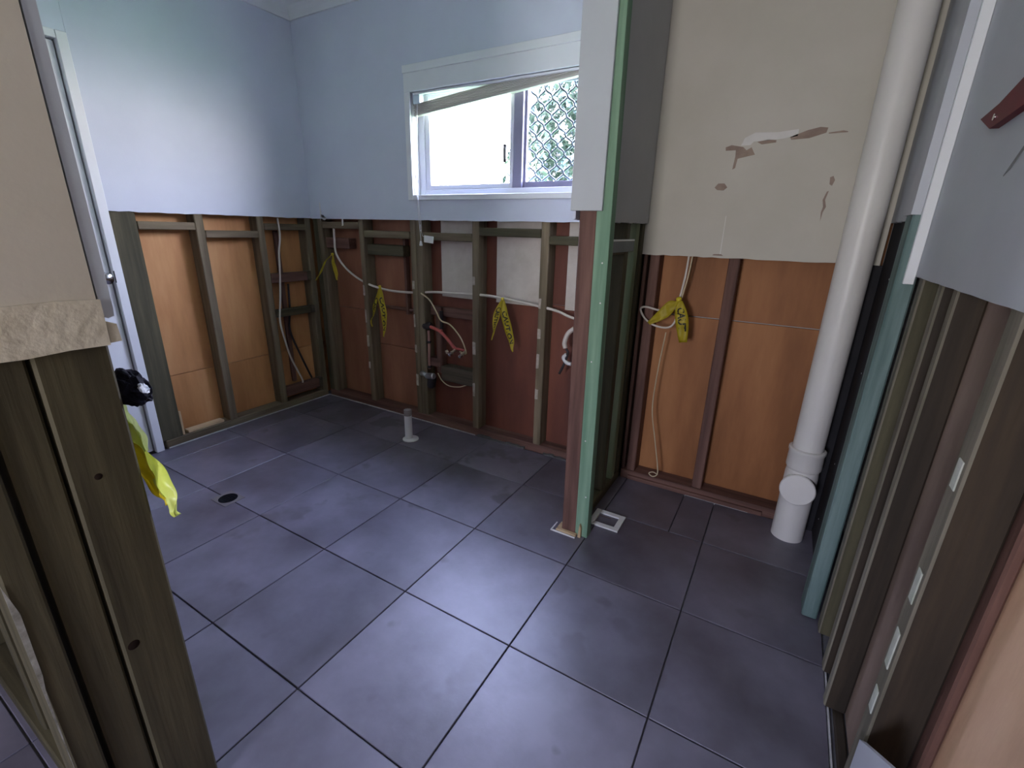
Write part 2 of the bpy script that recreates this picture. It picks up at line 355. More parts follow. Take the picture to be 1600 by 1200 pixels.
# window
w1 = tag(boxes('window_1', [((-.597, 1.258, WZ1), (.705, 1.27, 2.133)), ((-.597, 1.250, 2.095), (.705, 1.258, 2.133)),
        ((-.597, 1.258, 1.437), (WX0, 1.27, WZ1)), ((WX1, 1.258, 1.437), (.705, 1.27, WZ1)), ((WX0, 1.258, 1.437), (WX1, 1.27, WZ0))], PAINT_WHITE, bev=.002), kind='structure', label='white framed sliding window with security grille')
boxes('reveal', [((WX0 - .012, 1.27, WZ0 - .012), (WX0, 1.412, WZ1 + .012)), ((WX1, 1.27, WZ0 - .012), (WX1 + .012, 1.412, WZ1 + .012)),
                 ((WX0, 1.27, WZ0 - .012), (WX1, 1.412, WZ0)), ((WX0, 1.27, WZ1), (WX1, 1.412, WZ1 + .012))], PAINT_WHITE, w1)
fy0, fy1 = 1.325, 1.385
boxes('frame', [((WX0, fy0, WZ0), (WX0 + .045, fy1, WZ1)), ((WX1 - .035, fy0, WZ0), (WX1, fy1, WZ1)), ((WX0 + .045, fy0, WZ0), (WX1 - .035, fy1, WZ0 + .032)), ((WX0 + .045, fy0, WZ1 - .012), (WX1 - .035, fy1, WZ1))], ALU, w1, bev=.002)
sa = boxes('sash', [((-.512, 1.332, 1.498), (-.478, 1.350, 1.990)), ((.066, 1.332, 1.498), (.086, 1.350, 1.990)), ((-.478, 1.332, 1.498), (.066, 1.350, 1.523)), ((-.478, 1.332, 1.974), (.066, 1.350, 1.990))], ALU, w1, bev=.0015)
box('pane', (-.478, 1.339, 1.523), (.066, 1.343, 1.974), GLASS, sa, bev=0)
la = boxes('latch', [((.030, 1.322, 1.625), (.048, 1.332, 1.715)), ((.034, 1.314, 1.640), (.046, 1.322, 1.700))], INK, sa, bev=.003)
box('mullion', (.087, 1.335, 1.498), (.140, 1.384, 1.990), ALU_D, w1)
sb = boxes('sash', [((.140, 1.360, 1.498), (.152, 1.380, 1.990)), ((.61, 1.360, 1.498), (.630, 1.380, 1.990)), ((.152, 1.360, 1.498), (.61, 1.380, 1.530)), ((.152, 1.360, 1.976), (.61, 1.380, 1.990))], ALU_D, w1, bev=.0015)
box('pane', (.152, 1.368, 1.530), (.61, 1.372, 1.976), GLASS, sb, bev=0)
bm = bmesh.new(); px, pz = .083, .088; gx0, gx1, gz0, gz1 = .150, .612, 1.528, 1.985
for s in (1, -1):                                     # woven diamond mesh of crimped wire
    for k in range(-7, 14):
        pts = []
        for t in range(0, 41):
            z = gz0 + (gz1 - gz0) * t / 40
            x = gx0 + k * px + s * (z - gz0) / pz * px
            x += s * .006 * math.sin(2 * math.pi * (z - gz0) / (pz / 2) + math.pi)
            if gx0 <= x <= gx1: pts.append((x, 1.397 + s * .0045, z))
        if len(pts) > 2: bm_tube(bm, pts, .0058, 6, 1)
gr = done(bm, 'security_grille', WIRE, w1, smooth=True)
box('scribble_mark', (WX0 + .0001, 1.285, 1.55), (WX0 + .001, 1.29, 1.58), INK, w1, bev=0)
box('scribble_mark', (WX0 + .0001, 1.290, 1.535), (WX0 + .001, 1.305, 1.552), INK, w1, bev=0)

# ------------------------------------------------------------------ partition between the room and the alcove
PY0 = .655
wp = tag(box('wall_partition', (.742, .640, 1.353), (.862, .654, CEIL), PAINT_GREY if False else mat('paint_cool_white', (.49, .52, .53), (.53, .56, .57), .5, 3)), kind='structure', label='white end board of the partition hanging above its bare timber post')
prism('wall_lining', ragged(.655, YB, CUT, CEIL), 'x', .747, .758, PAINT_BLUE, wp)
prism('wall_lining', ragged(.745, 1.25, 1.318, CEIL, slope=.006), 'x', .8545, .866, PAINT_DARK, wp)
lum('stud', (.786, PY0, -.005), (.853, .754, CEIL - .01), 'brown', wp, lean=(-.026, 0))
ob = tag(box('green_batten', (.8505, PY0 + .001, -.003), (.906, .703, CEIL - .01), wood('green', 'z'), wp), label='batten painted mint green')
for v in ob.data.vertices: v.co.x += -.026 * v.co.z / 2.6
lum('stud', (.790, .99, .045), (.852, 1.035, CEIL - .01), 'olive', wp)
lum('stud', (.778, 1.13, .045), (.852, 1.175, CEIL - .01), 'moss', wp)
lum('stud', (.788, 1.215, .045), (.852, 1.26, CEIL - .01), 'olive', wp)
lum('bottom_plate', (.78, .762, -.005), (.852, 1.262, .045), 'olive', wp, 'y')
lum('nogging', (.80, .762, 1.195), (.852, .989, 1.25), 'olive', wp, 'y')
box('metal_strap', (.853, .765, 1.248), (.8555, 1.10, 1.256), STEEL, wp)
box('strap_plate', (.853, .765, 1.205), (.8545, 1.10, 1.247), mat('dull_grey_steel', (.12, .15, .16), (.16, .19, .20), .5, metal=.5), wp)
for z in (1.175, 1.03, .80, .46, .20):
    lathe('nail_head', [(.003, 0), (.003, .0012), (.0005, .0016)], (.878 - .026 * z / 2.6 + random.uniform(-.012, .012), .656, z), GYPSUM, wp, (0, -1, 0), 8)
# the foot of the post
tag(boxes('post_footing', [((.765, .632, -.002), (.862, .654, .010)), ((.765, .654, -.002), (.785, .70, .010))], wood('raw', 'x'), wp, bev=.003), label='raw broken timber under the post')
prism('timber_splinter', [(.868, .0), (.882, .0), (.881, .05), (.874, .066)], 'y', .640, .654, wood('raw', 'z'), wp)
tag(boxes('tile_trim', [((.752, .622, 0), (.862, .629, .006)), ((.745, .622, 0), (.751, .69, .006))], PVC, wp, bev=.001), label='white tile edge trim')

# ------------------------------------------------------------------ alcove back wall
wa = tag(prism('wall_alcove', ragged(.846, 1.757, 1.187, CEIL, amp=.002), 'y', YB - .012, YB, PAINT_CREAM), kind='structure', label='cream plasterboard at the back of the alcove with torn patches')
for x0, x1, kd in ((.855, .872, 'brown'), (.885, .93, 'brown'), (1.228, 1.275, 'brown'), (1.70, 1.745, 'olive')):
    lum('stud', (x0, ys0, .045), (x1, ys1, 2.5), kd, wa)
lum('bottom_plate', (.855, ys0 - .006, -.008), (1.76, ys1, .045), 'brown', wa, 'x')
for x0, x1, z0, z1 in ((.842, 1.25, -.01, .90), (1.252, 1.78, -.01, .90), (.842, 1.25, .905, 2.5), (1.252, 1.78, .905, 2.5)):
    box('cladding_sheet', (x0, 1.371, z0), (x1, 1.383, z1), PLY, wa)
box('timber_ledge', (.90, 1.262, .0), (1.56, 1.279, .022), wood('brown', 'x'), wa)
def patch(pts, m, nm='torn_patch'):
    prism(nm, pts, 'y', YB - .0128, YB - .012, m, wa)
patch([(1.375, 1.648), (1.43, 1.668), (1.47, 1.676), (1.495, 1.672), (1.492, 1.655), (1.44, 1.640), (1.38, 1.638)], KRAFT)
patch([(1.262, 1.638), (1.30, 1.644), (1.33, 1.640), (1.33, 1.632), (1.28, 1.628)], KRAFT)
patch([(1.205, 1.628), (1.215, 1.655), (1.25, 1.672), (1.33, 1.668), (1.40, 1.674), (1.40, 1.650), (1.34, 1.643), (1.25, 1.640), (1.24, 1.628)], PLASTER, 'filler_smear')
patch([(1.148, 1.625), (1.17, 1.632), (1.215, 1.622), (1.228, 1.610), (1.245, 1.620), (1.262, 1.592), (1.225, 1.585), (1.200, 1.580), (1.196, 1.545), (1.186, 1.540), (1.190, 1.590), (1.188, 1.612), (1.150, 1.612)], KRAFT)
patch([(1.128, 1.472), (1.14, 1.488), (1.165, 1.488), (1.178, 1.472), (1.165, 1.460), (1.14, 1.462)], KRAFT)
patch([(1.535, 1.50), (1.545, 1.505), (1.553, 1.49), (1.547, 1.470), (1.538, 1.476)], KRAFT)
patch([(1.535, 1.45), (1.541, 1.452), (1.535, 1.42), (1.543, 1.395), (1.536, 1.375), (1.534, 1.340), (1.530, 1.375), (1.533, 1.395), (1.527, 1.42)], KRAFT)
patch([(1.190, 1.36), (1.192, 1.36), (1.193, 1.20), (1.190, 1.20)], PLASTER, 'filler_smear')
patch([(1.16, 1.196), (1.165, 1.202), (1.195, 1.203), (1.205, 1.196)], KRAFT)
patch([(1.50, 1.655), (1.545, 1.659), (1.56, 1.655), (1.56, 1.652), (1.50, 1.651)], KRAFT)

# ------------------------------------------------------------------ right wall
wr = tag(prism('wall_right', ragged(-3.05, .652, 1.188, CEIL, n=60, amp=.0007), 'x', XR - .003, XR + .009, PAINT_GREY), kind='structure', label='grey plasterboard wall on the right cut off above bare studs')
prism('wall_lining', ragged(.745, 1.257, 1.338, CEIL), 'x', 1.757, 1.768, PAINT_GREY, wr)
box('black_sheet', (1.769, .745, -.005), (1.774, 1.279, 1.36), BLACK, wr)
box('black_sheet', (1.728, 1.258, -.003), (1.768, 1.266, 1.186), BLACK, wr)
for z in (.12, .40, .80, 1.15):
    lathe('screw', [(.0035, 0), (.003, .001), (.0005, .0012)], (1.769, 1.18 - .1 * z, z), STEEL, wr, (-1, 0, 0), 8)
boxes('corner_lining', [((1.7165, .648, 1.345), (1.7215, .744, CEIL - .005)), ((1.7215, .648, 1.345), (1.7375, .6525, CEIL - .005))], PAINT_GREY, wr)
tag(box('corner_bead', (1.738, .636, 1.167), (1.7615, .651, CEIL), PAINT_WHITE, wr), label='paler corner trim')
lum('stud', (1.722, .653, .004), (1.768, .742, CEIL - .01), 'teal', wr)
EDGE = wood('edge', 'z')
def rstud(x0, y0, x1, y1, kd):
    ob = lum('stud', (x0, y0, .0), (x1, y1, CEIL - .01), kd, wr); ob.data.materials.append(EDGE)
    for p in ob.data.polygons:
        if p.normal.x < -.5: p.material_index = 1      # faces turned to the room are coloured paler, as if catching its light
    return ob
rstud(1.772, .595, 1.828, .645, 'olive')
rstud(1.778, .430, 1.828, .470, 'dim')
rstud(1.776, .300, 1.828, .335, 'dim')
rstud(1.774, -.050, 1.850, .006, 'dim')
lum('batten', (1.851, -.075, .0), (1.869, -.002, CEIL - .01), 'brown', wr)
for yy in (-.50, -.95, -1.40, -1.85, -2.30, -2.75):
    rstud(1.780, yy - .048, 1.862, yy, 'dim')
box('cladding_sheet', (1.829, .008, -.005), (1.841, .742, 2.5), mat('pinkish_brown_ply', (.20, .14, .105), (.36, .26, .20), .7, 4, (1, 1, .3), .15, 60), wr)
for y0, y1 in ((-.953, -.003), (-1.856, -.956), (-3.05, -1.859)):
    box('cladding_sheet', (1.871, y0, -.02), (1.883, y1, 2.55), PLY_P, wr)
lum('bottom_plate', (1.800, -3.05, -.012), (1.826, .56, -.001), 'dim', wr, 'y')
for z, h in ((.88, .055), (.64, .07), (.48, .09), (.36, .06)):
    box('glue_dab', (1.7715, -.036, z), (1.774, -.012, z + h), mat('pale_adhesive', (.42, .45, .36), (.58, .60, .52), .9, 25), wr, bev=.001)

# ------------------------------------------------------------------ near wall on the left
EX = .50
wh = tag(prism('wall_near', ragged(-.895, -.700, 1.158, CEIL, n=8, amp=.001), 'x', EX + .001, EX + .013, PAINT_BEIGE), kind='structure', label='beige end of the near wall hanging above three dark studs')
prism('dusty_band', [(-.900, 1.083), (-.85, 1.085), (-.80, 1.083), (-.75, 1.086), (-.697, 1.085), (-.696, 1.16), (-.75, 1.163), (-.83, 1.161), (-.900, 1.163)], 'x', EX + .001, EX + .017, BAND, wh)
prism('band_return', [(-.6955, 1.088), (-.680, 1.089), (-.682, 1.118), (-.6955, 1.124)], 'x', EX - .002, EX + .015, BAND, wh)
prism('corner_strip', [(-.697, 1.150), (-.6965, 1.135), (-.690, 1.128), (-.681, 1.131), (-.680, 1.145), (-.682, CEIL), (-.697, CEIL)], 'x', EX - .008, EX + .011, PAINT_GREY, wh)
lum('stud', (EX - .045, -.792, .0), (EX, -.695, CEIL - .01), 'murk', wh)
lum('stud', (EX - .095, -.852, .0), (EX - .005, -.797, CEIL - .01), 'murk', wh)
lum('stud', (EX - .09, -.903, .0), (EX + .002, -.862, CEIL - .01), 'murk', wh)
tag(prism('flaked_edge', [(-.903, .30), (-.900, .52), (-.897, .55), (-.895, .68), (-.904, .74)], 'x', EX + .0025, EX + .004, mat('flaked_paint', (.16, .15, .11), (.40, .39, .33), .9, 30), wh), label='pale flaked plaster on the stud edge')
for y, z, r in ((-.775, .50, .010), (-.755, .86, .006)):
    lathe('wood_knot', [(r, 0), (r * .6, .0012)], (EX, y, z), mat('knot', (.014, .008, .005), None, .9, spec=.1), wh, (1, 0, 0), 14)
for yy in (.05, -.40, -.85, -1.30):
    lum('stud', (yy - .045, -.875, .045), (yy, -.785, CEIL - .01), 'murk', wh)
lum('bottom_plate', (-1.53, -.887, -.005), (EX - .1, -.70, .045), 'murk', wh, 'x')
for x0, x1 in ((-1.53, -.60), (-.597, .40)):
    box('cladding_sheet', (x0, -.772, .046), (x1, -.760, 1.2), mat('dull_hardboard', (.06, .045, .03), (.10, .075, .05), .8, 6), wh)
box('wall_lining', (-1.53, -.899, 1.158), (EX, -.888, CEIL), PAINT_BEIGE, wh, bev=0)
box('wall_lining', (-1.53, -.700, 1.15), (EX - .01, -.689, CEIL), PAINT_BLUE, wh, bev=0)

# ------------------------------------------------------------------ the hall behind the camera and the outer shell
SH = mat('hall_paint', (.56, .50, .40), (.60, .54, .44), .7, 3)
hs = boxes('wall_hall', [((-1.66, -3.15, -.02), (.73, -3.05, CEIL)), ((.73, -3.15, -.02), (1.21, -3.05, .89)), ((1.21, -3.15, -.02), (1.90, -3.05, CEIL)), ((.73, -3.15, 1.65), (1.21, -3.05, CEIL)), ((-1.66, -3.05, -.02), (-1.54, -.9, CEIL))], SH)
tag(hs, kind='structure')
w2 = tag(boxes('window_2', [((.68, -3.05, .84), (.73, -3.03, 1.70)), ((1.21, -3.05, .84), (1.26, -3.03, 1.70)), ((.73, -3.05, 1.65), (1.21, -3.03, 1.70)), ((.73, -3.05, .84), (1.21, -3.03, .89))], PAINT_WHITE, bev=.002), kind='structure', label='small hall window behind the viewer')
outer = boxes('wall_outer', [((-1.76, -3.2, -.02), (-1.661, 1.412, CEIL)), ((1.90, -3.2, -.02), (2.0, 1.412, CEIL)), ((-1.66, 1.386, -.02), (WX0 - .012, 1.412, CEIL)), ((WX1 + .012, 1.386, -.02), (1.90, 1.412, CEIL)),
               ((WX0 - .012, 1.386, -.02), (WX1 + .012, 1.412, WZ0 - .012)), ((WX0 - .012, 1.386, WZ1 + .012), (WX1 + .012, 1.412, CEIL))], mat('outer_cladding', (.5, .5, .48), None, .7))
tag(outer, kind='structure', label='outer cladding of the house')

# ------------------------------------------------------------------ outside
gd = tag(box('ground', (-12, 1.6, -.7), (12, 22, -.6), GRASS, bev=0), kind='structure', label='grass outside the window')
def tree(name, c, R_, H, n, label, seed):
    rnd = random.Random(seed); t = empty(name, (c[0], c[1], -.6)); tag(t, label, 'tree', 'trees outside the window')
    bm = bmesh.new(); bm_tube(bm, [(c[0], c[1], -.6), (c[0] + .05, c[1], H * .4), (c[0] - .05, c[1] + .1, H)], lambda s: .07 * (1 - .7 * s), 8)
    for k in range(9):
        a = rnd.uniform(0, 6.28); z = rnd.uniform(.2, .9) * H
        bm_tube(bm, [(c[0], c[1], z), (c[0] + math.cos(a) * R_ * .5, c[1] + math.sin(a) * R_ * .5, z + .2), (c[0] + math.cos(a) * R_ * .9, c[1] + math.sin(a) * R_ * .9, z + .5)], lambda s: .022 * (1 - .8 * s), 6, 3)
    done(bm, 'trunk', BARK, t, smooth=True)
    bm = bmesh.new()
    for k in range(n):
        while True:
            p = Vector((rnd.uniform(-1, 1), rnd.uniform(-1, 1), rnd.uniform(-1, 1)))
            if .3 < p.length < 1: break
        if noise.noise(p * 2.6 + Vector((seed, 0, 0))) < -.22: continue
        p = Vector((c[0] + p.x * R_, c[1] + p.y * R_, H * .62 + p.z * H * .62))
        q = Matrix.Rotation(rnd.uniform(0, 6.28), 3, 'Z') @ Matrix.Rotation(rnd.uniform(-1.2, 1.2), 3, 'X')
        s = rnd.uniform(.05, .085)
        vs_ = [bm.verts.new(p + q @ Vector(v) * s) for v in ((0, -1, 0), (.45, -.2, .12), (.35, .5, .1), (0, 1, -.05), (-.35, .5, .1), (-.45, -.2, .12))]
        bm.faces.new(vs_)
    lf = done(bm, 'leaves', LEAF, t); lf['kind'] = 'stuff'
tree('garden_tree', (-1.45, 5.6), 1.0, 2.7, 9000, 'leafy green tree seen through the security grille', 3)

# ------------------------------------------------------------------ blind
bl = empty('venetian_blind', (-.05, 1.30, 1.93)); tag(bl, 'collapsed cream venetian blind hanging crooked across the window top', 'blind')
a = math.atan2(.088, 1.04)
def tilt(bm):
    for v in bm.verts:
        dx = v.co.x + .545; v.co.z += dx * math.tan(a)
for k in range(7):
    bm = bmesh.new(); z = 1.898 + k * .0072; off = .004 * (k % 2) + random.uniform(-.001, .001)
    bm_box(bm, (-.548 + off, 1.283, z), (.655, 1.308, z + .0052), .0012); tilt(bm); done(bm, 'slat', SLAT, bl)
bm = bmesh.new(); bm_box(bm, (-.545, 1.281, 1.884), (.655, 1.310, 1.8965), .002); tilt(bm); done(bm, 'bottom_rail', SLAT, bl)
box('head_rail', (-.54, 1.272, 1.990), (.66, 1.290, 2.001), PAINT_WHITE, bl)
box('mounting_bracket', (-.548, 1.278, 1.945), (-.50, 1.314, 2.001), mat('clear_bracket', (.55, .66, .72), None, .2), bl)
tube('cord', [(-.520, 1.284, 1.975), (-.522, 1.264, 1.75), (-.520, 1.250, 1.50), (-.505, 1.245, 1.30), (-.497, 1.245, 1.21)], .0016, CORD, bl, 6)
tube('cord', [(-.516, 1.284, 1.975), (-.515, 1.262, 1.75), (-.512, 1.248, 1.50), (-.492, 1.245, 1.30), (-.490, 1.245, 1.27), (-.500, 1.245, 1.265), (-.498, 1.245, 1.30)], .0014, CORD, bl, 6)
lathe('tassel', [(.002, .03), (.006, .024), (.010, .004), (.009, 0), (.002, -.001)], (-.497, 1.243, 1.178), PVC, bl)
tube('cord', [(-.492, 1.243, 1.27), (-.478, 1.240, 1.235), (-.455, 1.24, 1.232)], .0011, CORD, bl, 6)
bm = bmesh.new(); bm_box(bm, (-.470, 1.238, 1.196), (-.398, 1.242, 1.236), .001); ob = done(bm, 'cord_tag', PVC, bl); ob.rotation_euler = (0, math.radians(5), 0)

# ------------------------------------------------------------------ waste pipe, drain, flange, soil pipe
wpz = empty('waste_pipe', (-.425, .995, 0)); tag(wpz, 'short white pipe stub standing up from the tiled floor near the back wall', 'pipe')
lathe('pipe', [(.0235, 0), (.0235, .200), (.0205, .200), (.0205, .03)], (-.435, .990, 0), PVC, wpz, cap0=True, cap1=True)
lathe('collar', [(.050, .001), (.050, .006), (.040, .010), (.0235, .011)], (-.425, .994, 0), PVC, wpz)
tag(lathe('pipe_mouth', [(.0245, .165), (.0245, .202), (.0205, .202), (.0205, .165)], (-.435, .990, 0), mat('grimy_grey', (.20, .17, .15), (.33, .29, .26), .7), wpz), label='grimy dark rim')
fd = empty('floor_drain', (-.70, .0, 0)); tag(fd, 'round black floor drain in a brown square surround set in the tiles', 'drain')
bm = bmesh.new(); bm_box(bm, (-.765, -.050, .0003), (-.645, .050, .0025), .001); done(bm, 'surround', DRAIN_S, fd)
lathe('opening', [(.042, .0026), (.042, .0036), (.036, .0036), (.034, .0028)], (-.705, .0, 0), DRAIN, fd)
boxes('grate_bar', [((-.738, yy - .002, .0029), (-.672, yy + .002, .0042)) for yy in (-.02, -.01, 0, .01, .02)], DRAIN, fd)
ff = empty('drain_frame', (.935, .828, 0)); tag(ff, 'empty square white plastic frame lying on the tiles beside the post', 'frame')
fb = boxes('rim', [((.868, .762, .001), (.893, .892, .009)), ((.985, .762, .001), (1.010, .892, .009)), ((.893, .762, .001), (.985, .787, .009)), ((.893, .867, .001), (.985, .892, .009))], PVC, ff, bev=.001)
box('recess', (.893, .787, .0006), (.985, .867, .0016), TILE, ff, bev=0)
box('grout_line', (.897, .848, .0018), (.95, .852, .0026), wood('brown', 'x'), ff, bev=0)

sp = empty('soil_pipe', (1.67, 1.17, 0)); tag(sp, 'thick white vertical drainage pipe in the alcove corner', 'pipe')
PC = (1.668, 1.168)
lathe('pipe', [(.0575, .43), (.0575, CEIL - .002)], (*PC, 0), PVC_O, sp, seg=48)
lathe('coupling', [(.0575, .335), (.0655, .345), (.067, .352), (.066, .415), (.0695, .420), (.0695, .432), (.064, .436), (.0585, .436)], (*PC, 0), PVC_O, sp, seg=48, cap0=False, cap1=False)
lathe('base_pipe', [(.063, .0), (.063, .31), (.060, .345)], (*PC, 0), PVC_O, sp, seg=48)
dv = Vector((-.10, -1, .12)).normalized()
ins = lathe('inspection_branch', [(.056, 0), (.056, .070)], (PC[0], PC[1], .258), PVC_O, sp, dv, 40)
lathe('cap', [(.066, .066), (.067, .080), (.063, .085), (.002, .086)], (PC[0], PC[1], .258), PVC_O, ins, dv, 48)

# ------------------------------------------------------------------ cables
tag(tube('power_cable', [(-1.327, 1.292, 1.262), (-1.325, 1.288, 1.2), (-1.32, 1.288, 1.09), (-1.232, 1.29, 0.995), (-1.082, 1.297, 0.917), (-0.872, 1.294, 0.878), (-0.64, 1.297, 0.878), (-0.45, 1.296, 0.897), (-0.326, 1.296, 0.9), (-0.122, 1.297, 0.91), (0.02, 1.294, 0.908), (0.132, 1.294, 0.899), (0.298, 1.297, 0.882), (0.416, 1.294, 0.866), (0.493, 1.292, 0.843), (0.62, 1.285, 0.825), (0.74, 1.23, 0.855), (0.8, 1.1, 0.93)], .0075, CABLE),
    'long white cable sagging across the studs of the window wall', 'cable')
tag(tube('wall_cable', [(-1.545, 1.02, 1.32), (-1.543, 1.02, 1.20), (-1.545, 1.0, 1.10), (-1.538, .985, .99), (-1.537, .96, .80), (-1.536, .935, .645), (-1.538, .95, .52), (-1.542, .985, .36), (-1.542, 1.05, .19), (-1.545, 1.055, .155)], .0065, CABLE),
    'pale cable hanging down over the left wall noggings', 'cable')
tag(tube('dark_wall_cable', [(-1.60, 1.075, .88), (-1.595, 1.06, .70), (-1.58, 1.03, .55), (-1.56, 1.08, .35), (-1.55, 1.14, .17)], .007, DARKPIPE), 'black cable curving behind the left wall noggings', 'cable')
tag(tube('loop_cable', [(1.062, 1.272, 1.22), (1.058, 1.268, 1.10), (1.046, 1.262, .99), (1.035, 1.255, .95), (.97, 1.25, .935), (.90, 1.25, .945), (.875, 1.25, .93), (.905, 1.25, .885), (.96, 1.25, .858), (1.02, 1.25, .860), (1.045, 1.25, .90), (1.045, 1.252, .96)], .005, CABLE),
    'white cable looped and tied with tape in the alcove', 'cable')
tag(tube('second_alcove_cable', [(1.078, 1.274, 1.22), (1.070, 1.270, 1.10), (1.056, 1.262, 1.0)], .0035, CABLE_Y), 'thin cream cable hanging from the alcove plasterboard', 'cable')
tag(tube('draw_string', [(1.005, 1.265, .83), (.99, 1.262, .62), (.988, 1.262, .43), (1.02, 1.262, .27), (1.052, 1.262, .12), (1.055, 1.258, .075), (1.035, 1.25, .062), (1.015, 1.25, .075), (1.035, 1.25, .088), (1.06, 1.255, .078)], .003, CABLE_Y),
    'thin yellow string ending in a small loop above the alcove floor', 'string')
tag(tube('thin_cable', [(-.535, 1.270, .885), (-.46, 1.262, .85), (-.405, 1.26, .78), (-.37, 1.26, .73), (-.30, 1.262, .71), (-.225, 1.265, .64), (-.19, 1.272, .56), (-.20, 1.28, .535), (-.25, 1.29, .54)], .0045, CABLE_Y),
    'thin cream cable arching over the tap pipes', 'cable')
tag(tube('curled_wire', [(-.44, 1.30, .36), (-.40, 1.29, .32), (-.34, 1.285, .295), (-.26, 1.29, .30), (-.21, 1.30, .318)], .0035, CABLE_Y), 'short curled wire below the tap pipes', 'wire')

# plumbing
pl = empty('tap_pipes', (-.38, 1.30, .33)); tag(pl, 'red and dark water pipes with two brass stubs between the studs', 'pipes')
tag(tube('hot_pipe', [(-.50, 1.295, .672), (-.43, 1.285, .662), (-.39, 1.280, .650), (-.33, 1.285, .60), (-.29, 1.292, .555)], .011, REDPIPE, pl), label='red plastic pipe')
tag(tube('branch_pipe', [(-.285, 1.292, .553), (-.25, 1.288, .556), (-.21, 1.288, .552)], .0075, REDPIPE, pl), label='red plastic pipe')
tube('lower_pipe', [(-.508, 1.30, .64), (-.508, 1.30, .55), (-.512, 1.30, .44), (-.51, 1.30, .38)], .010, mat('dull_pink_pipe', (.33, .17, .13), (.42, .24, .19), .5), pl)
tube('riser_pipe', [(-.405, 1.305, .78), (-.402, 1.305, .70), (-.402, 1.30, .66)], .012, DARKPIPE, pl)
tag(lathe('elbow', [(.020, -.03), (.026, -.02), (.026, .02), (.018, .03)], (-.515, 1.30, .672), DARKPIPE, pl, (1, 0, .1), 16), label='dark lagged elbow')
tag(lathe('clip', [(.013, -.006), (.015, 0), (.013, .006)], (-.39, 1.28, .655), REDPIPE, pl, (1, 0, -.5), 14), label='pinkish clip')
for z in (.565, .395): lathe('clip', [(.012, -.008), (.016, 0), (.012, .008)], (-.51, 1.30, z), DARKPIPE, pl, (0, 0, 1), 14)
for x in (-.285, -.205):
    st = lathe('brass_stub', [(.009, 0), (.009, .03), (.012, .032), (.012, .045), (.006, .048)], (x, 1.292, .548), BRASS, pl, (-.15, -1, -.45), 14)
    lathe('thread_end', [(.0125, .045), (.0125, .062), (.008, .066), (.001, .067)], (x, 1.292, .548), CHROME, st, (-.15, -1, -.45), 14)
tag(lathe('mixer_end', [(.012, 0), (.013, .012), (.011, .016)], (-.327, 1.27, .535), BRASS, pl, (-.6, -1, -.5), 12), label='small brass plug')
pw = empty('waste_elbow', (-.50, 1.27, .33)); tag(pw, 'grey plastic elbow taped in silver low between the studs', 'pipe fitting')
lathe('socket', [(.016, -.04), (.020, -.035), (.020, .035), (.014, .04)], (-.475, 1.262, .345), STEEL, pw, (1, -.2, .18), 18)
tube('bend', [(-.56, 1.275, .345), (-.53, 1.265, .350), (-.51, 1.262, .345)], .017, STEEL, pw)
lathe('black_boot', [(.020, -.035), (.030, -.02), (.028, .04), (.018, .05)], (-.485, 1.285, .29), DARKPIPE, pw, (.2, 0, 1), 16)
ov = empty('wrapped_fitting', (.50, 1.26, .60)); tag(ov, 'white taped cable end with dark tail half hidden by the post', 'cable end')
tube('taped_wrap', [(.53, 1.262, .79), (.500, 1.255, .76), (.485, 1.252, .71), (.492, 1.252, .68)], .013, CABLE, ov)
tube('taped_wrap', [(.500, 1.252, .645), (.485, 1.250, .625), (.505, 1.25, .60), (.53, 1.255, .595)], .011, PVC, ov)
tube('dark_tail', [(.495, 1.252, .675), (.508, 1.25, .655), (.49, 1.25, .59), (.465, 1.25, .53)], .007, DARKPIPE, ov)

# ------------------------------------------------------------------ caution tapes
def ribbon(name, ctr, wid, m, parent, n=24, wob=.004, seed=0):
    """ctr: centre points, wid: half-width vectors"""
    rnd = random.Random(seed); C_ = smooth_path(ctr, 8); W_ = smooth_path(wid, 8); nc = 4
    def S(s, t):
        f = s * (len(C_) - 1); i = min(int(f), len(C_) - 2); u = f - i
        c = C_[i].lerp(C_[i + 1], u); w = W_[i].lerp(W_[i + 1], u)
        d = (C_[i + 1] - C_[i]).normalized(); nn = d.cross(w)
        nn = nn.normalized() if nn.length > 1e-6 else Vector((0, -1, 0))
        return c + w * t + nn * (wob * math.sin(3.1 * t + 9 * s + seed) + wob * .5 * math.sin(20 * s + seed)), nn
    bm = bmesh.new(); N = len(C_) - 1; g = [[bm.verts.new(S(i / N, -1 + 2 * j / nc)[0]) for j in range(nc + 1)] for i in range(N + 1)]
    for i in range(N):
        for j in range(nc): bm.faces.new((g[i][j], g[i][j + 1], g[i + 1][j + 1], g[i + 1][j]))
    r = bmesh.ops.solidify(bm, geom=bm.faces[:], thickness=.0005)
    return done(bm, name, m, parent, smooth=True), S
